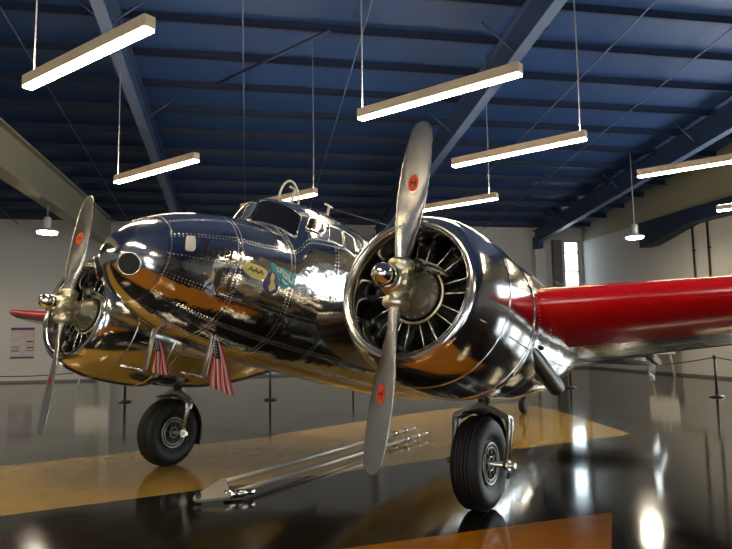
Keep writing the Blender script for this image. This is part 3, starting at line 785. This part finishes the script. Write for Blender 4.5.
# ---- engines, nacelles, propellers, landing gear
NAC = [(.95, .66, -.62, .02, .655, 2.0), (1.3, .71, -.61, .04, .66, 2.05), (1.8, .74, -.56, .08, .64, 2.1), (2.4, .73, -.42, .12, .60, 2.15), (3.0, .68, -.20, .2, .50, 2.1), (3.6, .58, .06, .28, .34, 2.), (4.2, .45, .28, .36, .14, 2.), (4.5, .38, .36, .37, .02, 2.)]
def engine_side(by, s, phi):
    """by: lateral place of the engine, phi: rotation of the propeller"""
    # nacelle
    mb = PM(); rows = []; av = br(.95, 4.5, 56)
    for a in av: rows.append([(p[0], p[1] + by, p[2]) for p in (ring(NAC, a, 2 * PI * k / 72) for k in range(72))])
    mb.grid(rows, True, uv=lambda i, j: (av[i], j * 2 * PI / 72 * .64)); nac = mb.build('nacelle', M['nacelle'], plane)
    # cowling ring
    prof = [(.80, .50), (.40, .485), (.22, .483), (.15, .488), (.105, .503), (.085, .525), (.088, .55), (.11, .578), (.17, .612), (.27, .648), (.40, .676), (.55, .692), (.72, .697), (.9, .692), (1.10, .675), (1.16, .665), (1.15, .65), (.95, .645)]
    mb = PM(); mb.lathe(prof, (0, by, 0), 'x', 96); mb.bm.faces.ensure_lookup_table()
    for f in [f for f in mb.bm.faces if len(f.verts) > 8]: mb.bm.faces.remove(f)
    cow = mb.build('cowling', M['cowl'], plane)
    mb = PM(); mb.lathe([(.115, .494), (.09, .503), (.085, .512), (.098, .505), (.13, .492)], (0, by, 0), 'x', 96, True); mb.build('lip_ring', M['chrome'], cow)
    for a, w_ in ((.47, .006), (1.02, .008)):
        rr = .684 if a < .6 else .686
        mb = PM(); mb.lathe([(a - w_, rr - .01), (a - w_, rr + .004), (a + w_, rr + .004), (a + w_, rr - .01)], (0, by, 0), 'x', 96, True); mb.build('band', M['darksteel' if a < 0 else 'chrome'], cow)
    # seams, latches and a small dark port on the cowling flank
    for ang in (-22, 158, 80):
        mb = PM(); al = R(ang); rr = lambda a: .60 + .097 * min(1, max(0, (a - .15) / .5)) ** .6
        mb.tube([(a, by + math.cos(al) * (rr(a) + .002), math.sin(al) * (rr(a) + .002)) for a in br(.2, 1.1, 14)], .005, 6); mb.build('seam_strip', M['chrome'], cow)
    mb = PM(); al = R(-18 if s > 0 else 198); mb.ellipsoid((1.36, by + math.cos(al) * .655, .03 + math.sin(al) * .64), (.045, .03, .02)); mb.build('fuel_drain', M['black'], nac)
    # engine
    en = bpy.data.objects.new('engine', None); C.objects.link(en); en.parent = plane
    en.location = bf((.4, by, 0))
    o3 = lambda p: (p[0] - .4, -(p[1] - by), p[2])
    def EM(): return MB(o3)
    mb = EM(); mb.lathe([(.72, .0), (.72, .488), (.70, .488), (.70, .0)], (0, by, 0), 'x', 48); mb.build('baffle', M['black'], en)
    mb = EM(); mb.lathe([(.08, .075), (.12, .085), (.16, .12), (.20, .155), (.235, .17), (.24, .20), (.262, .20), (.27, .175), (.60, .19), (.60, .0)], (0, by, 0), 'x', 48); mb.build('crankcase', M['case'], en)
    for k in range(18):
        a = 2 * PI * k / 18; mb = EM(); mb.lathe([(.222, 0), (.222, .009), (.245, .009)], (0, by + .186 * math.cos(a), .186 * math.sin(a)), 'x', 6); mb.build('case_bolt', M['steel'], en)
    mb = EM(); mb.tube([(.275, by + .225 * math.cos(2 * PI * k / 36), .225 * math.sin(2 * PI * k / 36)) for k in range(38)], .012, 8, cap=False); mb.build('ignition_ring', M['hub'], en)
    for k in range(9):
        a = PI / 2 + 2 * PI * k / 9; ca, sa = math.cos(a), math.sin(a)
        mb = EM(); rows = []; rad = [.18, .20]; rr_ = [.075, .075]
        r_ = .20
        while r_ < .40: rad += [r_, r_ + .006, r_ + .006, r_ + .014]; rr_ += [.088, .088, .07, .07]; r_ += .016
        rad += [.41, .45, .46]; rr_ += [.085, .07, .0]
        for q, w_ in zip(rad, rr_): rows.append([(.43 + w_ * math.cos(2 * PI * j / 16), by + ca * q - sa * w_ * math.sin(2 * PI * j / 16), sa * q + ca * w_ * math.sin(2 * PI * j / 16)) for j in range(16)])
        mb.grid(rows, True); cy = mb.build('cylinder', M['blackmetal'], en)
        for d in (-.055, .055):
            mb = EM(); mb.tube([(.285, by + ca * .20 - sa * d * .6, sa * .20 + ca * d * .6), (.34, by + ca * .47 - sa * d * 1.2, sa * .47 + ca * d * 1.2)], .0085, 8)
            mb.build('pushrod_tube', M['chrome'], en)
        for d in (-.06, .06):
            mb = EM(); mb.ellipsoid((.38, by + ca * .455 - sa * d, sa * .455 + ca * d), (.05, .035, .035), 10, 8); mb.build('rocker_box', M['darksteel'], en)
    mb = EM(); rot = Matrix.Rotation(.5, 3, 'X'); mb.box((.195, by + .115, -.09), (.012, .085, .06), rot); mb.build('data_plate', M['steel'], en)
    mb = EM()
    for k, (yy, zz) in enumerate(((.07, .18), (.12, .21), (.16, .16), (.05, .24))):
        mb.tube([(.24, by + yy - .12, zz - .02), (.20, by + yy - .04, zz + .03), (.22, by + yy + .05, zz), (.27, by + yy + .1, zz - .03)], .011, 8)
    mb.build('ignition_leads', M['steel'], en)
    mb = EM(); mb.lathe([(.16, .0), (.16, .045), (.30, .05), (.30, .0)], (0, by + .02, .215), 'x', 16); mb.build('governor', M['darksteel'], en)
    # propeller
    pr = bpy.data.objects.new('propeller', None); C.objects.link(pr); pr.parent = plane; pr.location = bf((0, by, 0))
    cf, sf = math.cos(phi), math.sin(phi)
    pf = lambda p: (p[0], -(p[1] * cf + p[2] * sf), -p[1] * sf + p[2] * cf)
    def QM(): return MB(pf)
    for d in (1, -1):
        mb = QM(); rows = []; n = 30; tab = [(.14, .055, .052, 50), (.24, .066, .045, 44), (.34, .078, .036, 38), (.5, .096, .027, 28), (.7, .113, .019, 18), (.9, .118, .014, 13), (1.1, .110, .011, 11), (1.22, .098, .009, 10), (1.30, .083, .007, 10), (1.345, .056, .005, 10), (1.362, .032, .004, 10), (1.37, .004, .002, 10)]
        def bl(r):
            for i in range(len(tab) - 1):
                if tab[i][0] <= r <= tab[i + 1][0] + 1e-9:
                    t = (r - tab[i][0]) / (tab[i + 1][0] - tab[i][0]); t2 = t * t * (3 - 2 * t) if i < 4 else t
                    return [tab[i][k] + (tab[i + 1][k] - tab[i][k]) * t2 for k in (1, 2, 3)]
            return tab[-1][1:]
        rs = [.14 + 1.16 * i / 40 for i in range(41)] + [1.315, 1.33, 1.345, 1.355, 1.362, 1.367, 1.37]
        def sec(r, ang, lift=0.):
            hw, th, be = bl(r); be = R(be) * BL_SIGN
            cx, cy = hw * math.cos(ang), th * math.sin(ang) + lift
            # chord turned out of the disc by the blade angle
            y = cx * math.cos(be) - cy * math.sin(be); x = cx * math.sin(be) + cy * math.cos(be)
            return (x * 1., y * d, r * d)
        for r in rs: rows.append([sec(r, 2 * PI * k / 28) for k in range(28)])
        V = mb.grid(rows, True); mb.cap(V[0][::-1]); mb.cap(V[-1])
        bld = mb.build('propeller_blade', M['blade'], pr)
        # round maker's badge on the blade
        def badge(name, rx, ry, rc, mat, lift, sgn, inner=0.):
            mb = QM(); nn = 20; rings_ = []
            for k_ in range(5):
                q = inner + (1 - inner) * k_ / 4; row = []
                for j in range(nn):
                    u, w2 = rx * q * math.cos(2 * PI * j / nn), ry * q * math.sin(2 * PI * j / nn); r = rc + w2
                    hw, th, be = bl(r); ang = math.acos(max(-1, min(1, u / hw))); ang = -ang if sgn < 0 else ang
                    row.append(sec(r, ang, sgn * lift))
                rings_.append(row)
            mb.grid(rings_, True); return mb.build(name, mat, bld)
        bd = badge('maker_badge', .042, .07, .815, M['logored'], .0025, -1)
        for u0, w0, rx, ry in ((-.017, 0, .005, .036), (.017, 0, .005, .036), (0, 0, .014, .008)):
            mb = QM(); row = []; 
            for j in range(12):
                u, w2 = u0 + rx * math.cos(2 * PI * j / 12), w0 + ry * math.sin(2 * PI * j / 12); r = .815 + w2; hw, th, be = bl(r)
                row.append(sec(r, -math.acos(u / hw), -.0045))
            mb.grid([[tuple(sum(p[i] for p in row) / 12 for i in range(3))] * 12, row], True); mb.build('badge_mark', M['lettering'], bd)
    # hub barrel, blade clamps, dome, counterweight brackets
    mb = QM(); mb.lathe([(-.185, .0), (-.185, .085), (-.17, .10), (-.13, .10), (-.12, .085), (-.06, .095), (.06, .095), (.12, .085), (.13, .10), (.17, .10), (.185, .085), (.185, .0)], ax='z', n=32); mb.build('hub_barrel', M['hub'], pr)
    mb = QM(); mb.lathe([(.16, .06), (.1, .10), (.0, .118), (-.07, .118), (-.10, .10), (-.14, .095), (-.14, .0)], ax='x', n=32); mb.build('hub_front', M['hub'], pr)
    mb = QM(); mb.lathe([(-.10, .0), (-.10, .086), (-.22, .086), (-.25, .082), (-.28, .070), (-.30, .052), (-.315, .028), (-.32, .0)], ax='x', n=32); mb.build('dome', M['chrome'], pr)
    for d in (1, -1):
        mb = QM(); mb.box((-.06, d * .10, .06), (.11, .07, .04)); mb.box((-.06, d * .10, -.02), (.09, .06, .035)); mb.tube([(.03, d * .07, .12), (-.05, d * .11, .10), (-.1, d * .11, .02)], .016, 8); mb.build('counterweight_bracket', M['hub'], pr, .006)
    # exhaust pipe and air scoop
    if s > 0:
        A_, B_ = Vector((1.12, by + .54, -.16)), Vector((2.06, by + .55, -.38))
    else:
        A_, B_ = Vector((1.12, by - .54, -.16)), Vector((2.06, by - .55, -.38))
    mb = PM(); d_ = (B_ - A_).normalized(); rows = []
    up = Vector((0, 1, 0)); sd = d_.cross(up).normalized()
    for P_, r1 in ((A_, .078), (B_, .078), (B_, .066), (A_ + d_ * .03, .066)):
        rows.append([tuple(P_ + (up * math.cos(2 * PI * k / 24) + sd * math.sin(2 * PI * k / 24)) * r1) for k in range(24)])
    V = mb.grid(rows, True); mb.cap(V[-1]); mb.build('exhaust_pipe', M['darksteel'], plane)
    # main wheel
    lg = bpy.data.objects.new('landing_gear', None); C.objects.link(lg); lg.parent = plane
    wc = base + Vector((math.sin(PSI), math.cos(PSI), 0)) * .20 + ey * (by + (0 if s > 0 else .06)); wc.z = .405
    ca_, cb_, cc_ = w2b(wc)
    prof = [(-.09, .20), (-.12, .24), (-.135, .29), (-.13, .34), (-.108, .38), (-.07, .400), (0, .407), (.07, .400), (.108, .38), (.13, .34), (.135, .29), (.12, .24), (.09, .20)]
    pp = []
    for h, r in prof: pp.append((h, r))
    mb = PM(); mb.lathe(pp, (ca_, cb_, cc_), 'y', 56); ty = mb.build('tyre', M['rubber'], lg)
    mb = PM()
    for w_ in (-.06, -.03, 0, .03, .06): mb.lathe([(w_ - .012, .398), (w_ - .010, .4105 - abs(w_) * .09), (w_ + .010, .4105 - abs(w_) * .09), (w_ + .012, .398)], (ca_, cb_, cc_), 'y', 56, True)
    mb.build('tread', M['rubber'], ty)
    for sd_ in (1, -1):
        mb = PM(); y0 = sd_ * .112
        mb.lathe([(y0 - sd_ * .05, .0), (y0 - sd_ * .05, .135), (y0 - sd_ * .01, .155), (y0 - sd_ * .005, .165), (y0 - sd_ * .03, .185), (y0 - sd_ * .06, .2)], (ca_, cb_, cc_), 'y', 40); rim = mb.build('wheel_rim', M['darksteel'], lg)
        for r1, w1 in ((.178, .008), (.140, .006), (.06, .006)):
            mb = PM(); mb.tube([(ca_ + r1 * math.cos(2 * PI * k / 40), cb_ + y0 - sd_ * .005, cc_ + r1 * math.sin(2 * PI * k / 40)) for k in range(42)], w1, 6, cap=False); mb.build('rim_ring', M['steel'], rim)
        mb = PM()
        for k in range(8):
            a = 2 * PI * k / 8; mb.tube([(ca_ + .05 * math.cos(a), cb_ + y0 - sd_ * .01, cc_ + .05 * math.sin(a)), (ca_ + .15 * math.cos(a), cb_ + y0 - sd_ * .02, cc_ + .15 * math.sin(a))], .010, 6)
        mb.build('spokes', M['darksteel'], rim)
    mb = PM(); mb.tube([(ca_, cb_ - .31, cc_), (ca_, cb_ + .33, cc_)], .026, 14); mb.tube([(ca_, cb_ + .235, cc_), (ca_, cb_ + .28, cc_)], .045, 14); mb.build('axle', M['hub'], lg)
    ct = .52
    for sd_ in (1, -1):
        mb = PM(); mb.tube([(ca_, cb_ + sd_ * .255, cc_ - .03), (ca_, cb_ + sd_ * .262, cc_ + .33), (ca_ - .01, cb_ + sd_ * .25, cc_ + .40)], [.024, .030, .034], 12); mb.build('fork_leg', M['steel'], lg)
    mb = PM(); rows = []
    for y, z in ((-.28, .33), (-.265, .395), (-.13, .455), (-.04, .495), (.04, .495), (.13, .455), (.265, .395), (.28, .33)):
        rows.append([(ca_ - .06, cb_ + y, cc_ + z - .03), (ca_ + .06, cb_ + y, cc_ + z - .03), (ca_ + .06, cb_ + y, cc_ + z + .03), (ca_ - .06, cb_ + y, cc_ + z + .03)])
    V = mb.grid(rows, True, smooth=False); mb.cap(V[0][::-1]); mb.cap(V[-1]); mb.build('fork_crown', M['steel'], lg, .01)
    mb = PM(); mb.tube([(ca_, cb_, cc_ + .50), (ca_ + .02, cb_, -.45)], [.055, .055], 16); mb.tube([(ca_, cb_, cc_ + .58), (ca_, cb_, cc_ + .63)], .085, 16); mb.tube([(ca_ - .07, cb_ + .06, cc_ + .5), (ca_ - .10, cb_ + .1, cc_ + .62), (ca_, cb_ + .05, cc_ + .75)], .012, 8)
    for sd_ in (1, -1): mb.tube([(ca_ + .02, cb_ + sd_ * .05, cc_ + .62), (ca_ + .25, cb_ + sd_ * .16, -.42)], .018, 8)
    mb.build('oleo_strut', M['darksteel'], lg)
    mb = PM(); rows = []
    for i in range(15):
        a = R(118 - 130 * i / 14)
        rows.append([(ca_ + .46 * math.cos(a) * 1., cb_ + y, cc_ + .46 * math.sin(a) - .004 * (abs(y) > .08)) for y in (-.11, -.06, 0, .06, .11)])
    mb.grid(rows); mg = mb.build('mudguard', M['blackmetal'], lg); so = mg.modifiers.new('s', 'SOLIDIFY'); so.thickness = .008
BL_SIGN = 1
engine_side(S / 2, 1, R(2.44))
engine_side(-S / 2, -1, R(-5.98))

# ---- pitot masts under the nose
for b_, a_ in ((-.25, -.24), (.25, -.01)):
    mb = PM(); mb.tube([(a_ + .02, b_, -.22), (a_, b_, -.73)], [.026, .022], 10, flat=.6); ms = mb.build('pitot_mast', M['steel'], plane)
    mb = PM(); mb.tube([(a_ + .04, b_, -.73), (a_ - .10, b_, -.735), (a_ - .24, b_, -.735)], [.016, .014, .009], 10); mb.build('pitot_tube', M['chrome'], ms)

# ------------------------------------------------------------------ flags on the masts
def flag(a_, b_, w, h, label, tilt, lean):
    top = bw(a_, b_, -.36); bot = bw(a_, b_, -.70); d = (bot - top).normalized()
    r = empty('small_flag', bot); tag(r, label, 'flag')
    X = Vector((math.cos(tilt), math.sin(tilt), 0))
    mb = MB(); mb.tube([tuple(top - bot), tuple(Vector((0, 0, 0)))], .008, 8); mb.build('stick', M['whitemetal'], r)
    # the cloth hangs with its hoist along the mast, canton at the top
    n, m_ = 22, 26
    def P(s, t):  # s along the fly, t down the hoist
        p = (top - bot) + d * (h * t * .45) + X * (w * s * (1 - .25 * t * (1 - s)))
        p.z -= lean * s + h * .62 * t * .9 - .0
        p += Vector((X.y, -X.x, 0)) * (.022 * math.sin(9 * s + 2 * t) * (s * .6 + .4)) + Vector((.0, .0, .01 * math.sin(14 * s)))
        return p
    return r, P
def flag_cloth(r, P, ns, lengthwise=True):
    obs = {}
    for key in ('red_stripes', 'white_stripes', 'canton'): obs[key] = MB()
    n = 26; m_ = 28
    for i in range(n):
        for j in range(m_):
            s0, s1, t0, t1 = i / n, (i + 1) / n, j / m_, (j + 1) / m_
            st = int((s0 + s1) / 2 * 13)
            if (t0 + t1) / 2 < .36 and (s0 + s1) / 2 < .54 + .0: k = 'canton'
            else: k = 'red_stripes' if st % 2 == 0 else 'white_stripes'
            mb = obs[k]; mb.face([mb.v(tuple(P(s, t))) for s, t in ((s0, t0), (s1, t0), (s1, t1), (s0, t1))])
    cl = obs['red_stripes'].build('cloth', M['flagred'], r)
    cn = obs['white_stripes'].build('white_stripes', M['flagwhite'], cl); ca = obs['canton'].build('canton', M['flagblue'], cl)
    for o in (cl, cn, ca):
        so = o.modifiers.new('s', 'SOLIDIFY'); so.thickness = .002
    mb = MB()
    for i in range(5):
        for j in range(5):
            c = P((i + .6) / 5.6 * .52, (j + .6) / 5.6 * .35); nrm = Vector((.3, -1, 0)).normalized()
            mb.ellipsoid(tuple(c + nrm * .004), (.0055, .004, .0055), 6, 4)
    mb.build('stars', M['flagwhite'], cl)
def hanging(a_, b_, dx0, dx1, z0, z1, label):
    """flag draped so the stripes fall downwards: top edge on the stick, free edge at the bottom"""
    top = bw(a_, b_, -.36); r = empty('small_flag', top); tag(r, label, 'flag')
    bot = bw(a_, b_, -.72); mb = MB(); off = Vector((.045, -.07, 0))
    mb.tube([tuple(off + Vector((.01, 0, .0))), tuple(bot - top + off)], .006, 8); mb.build('stick', M['whitemetal'], r)
    def P(s, t):
        x = dx0[0] * (1 - s) * (1 - t) + dx0[1] * s * (1 - t) + dx1[0] * (1 - s) * t + dx1[1] * s * t
        z = z0[0] * (1 - s) * (1 - t) + z0[1] * s * (1 - t) + z1[0] * (1 - s) * t + z1[1] * s * t
        f = .024 * math.sin(13 * s + 1.5 * t) + .012 * math.sin(5 * t)
        return Vector((x + f * .25, -.085 + f, z))
    flag_cloth(r, P, 13)
# metres right of / below the mast top
hanging(-.01, .25, (.03, .11), (.00, .215), (-.03, -.09), (-.43, -.52), 'larger stars and stripes flag hanging from the right-hand mast under the fuselage')
hanging(-.24, -.25, (.05, .10), (.015, .17), (-.08, -.10), (-.36, -.40), 'smaller stars and stripes flag hanging from the left-hand mast under the nose')

# ------------------------------------------------------------------ tow bar lying on the floor
tb = empty('tow_bar', (-1.5, 6.5, 0)); tag(tb, 'grey two-rod metal tow bar lying on the floor beneath the airplane', 'tow bar')
g = lambda x, y, z: (x + 1.5, y - 6.5, z)
rods = [((-1.43, 6.56, .13), (.70, 10.35, .10)), ((-1.30, 6.38, .07), (.86, 9.99, .07))]
for A_, B_ in rods:
    A_, B_ = Vector(g(*A_)), Vector(g(*B_)); d_ = (B_ - A_)
    mb = MB(); mb.tube([A_, B_], .024, 12); rd = mb.build('rod', M['barsteel'], tb)
    for k0, k1 in ((.84, .87), (.93, .95)):
        mb = MB(); mb.tube([A_ + d_ * k0, A_ + d_ * k1], .04, 12); mb.build('collar', M['chrome'], rd)
    mb = MB(); mb.tube([A_ + d_ * .99, B_ + d_ * .04], .014, 8); mb.build('end_pin', M['chrome'], rd)
mb = MB(); P0, P1, P2 = Vector(g(-1.62, 6.27, .045)), Vector(g(-1.45, 6.52, .14)), Vector(g(-1.36, 6.32, .05))
nrm = (P1 - P0).cross(P2 - P0).normalized() * .012
ol = []
for c_, r_, a0 in ((P0, .05, 150), (P1, .035, 60), (P2, .035, -60)):
    e1 = (P2 - P0).normalized(); e2 = nrm.cross(e1).normalized() * -1
    if e2.z < 0: e2 = -e2
    for k in range(5):
        a = R(a0 + 30 * k - (0 if c_ is P0 else 30)); ol.append(c_ + (e1 * math.cos(a) + e2 * math.sin(a)) * r_)
cm_ = sum(ol, Vector()) / len(ol); ol.sort(key=lambda p: math.atan2((p - cm_).dot(e2), (p - cm_).dot(e1)))
fa = [mb.v(p + nrm) for p in ol]; fb = [mb.v(p - nrm) for p in ol]; mb.face(fa, False); mb.face(fb[::-1], False)
for k in range(len(ol)): mb.face([fa[k], fa[(k + 1) % len(ol)], fb[(k + 1) % len(ol)], fb[k]], False)
mb.build('hitch_bracket', M['barsteel'], tb)
mb = MB(); mb.tube([P0 - nrm * 4, P0 + nrm * 4], .026, 14); mb.build('hitch_eye', M['darksteel'], tb)
mb = MB(); mb.tube([Vector(g(-1.40, 6.36, .05)), Vector(g(-1.22, 6.42, .05))], [.045, .04], 12); mb.tube([Vector(g(-1.24, 6.38, .06)), Vector(g(-1.12, 6.44, .06))], .03, 12); mb.build('shackle', M['chrome'], tb)
mb = MB(); mb.tube([Vector(g(.2, 9.48, .10)), Vector(g(.44, 9.30, .07))], .018, 8); mb.build('cross_tube', M['barsteel'], tb)

# ------------------------------------------------------------------ daylight outside the window, view
w = bpy.data.worlds.new('World'); bpy.context.scene.world = w; w.use_nodes = True
bgn = w.node_tree.nodes['Background']; bgn.inputs[0].default_value = (.75, .9, 1., 1); bgn.inputs[1].default_value = 1.6
vs = bpy.context.scene.view_settings
bpy.context.scene.display_settings.display_device = 'sRGB'
vs.view_transform = 'Standard'; vs.look = 'None'; vs.gamma = 1; vs.use_curve_mapping = False; vs.exposure = 2.15
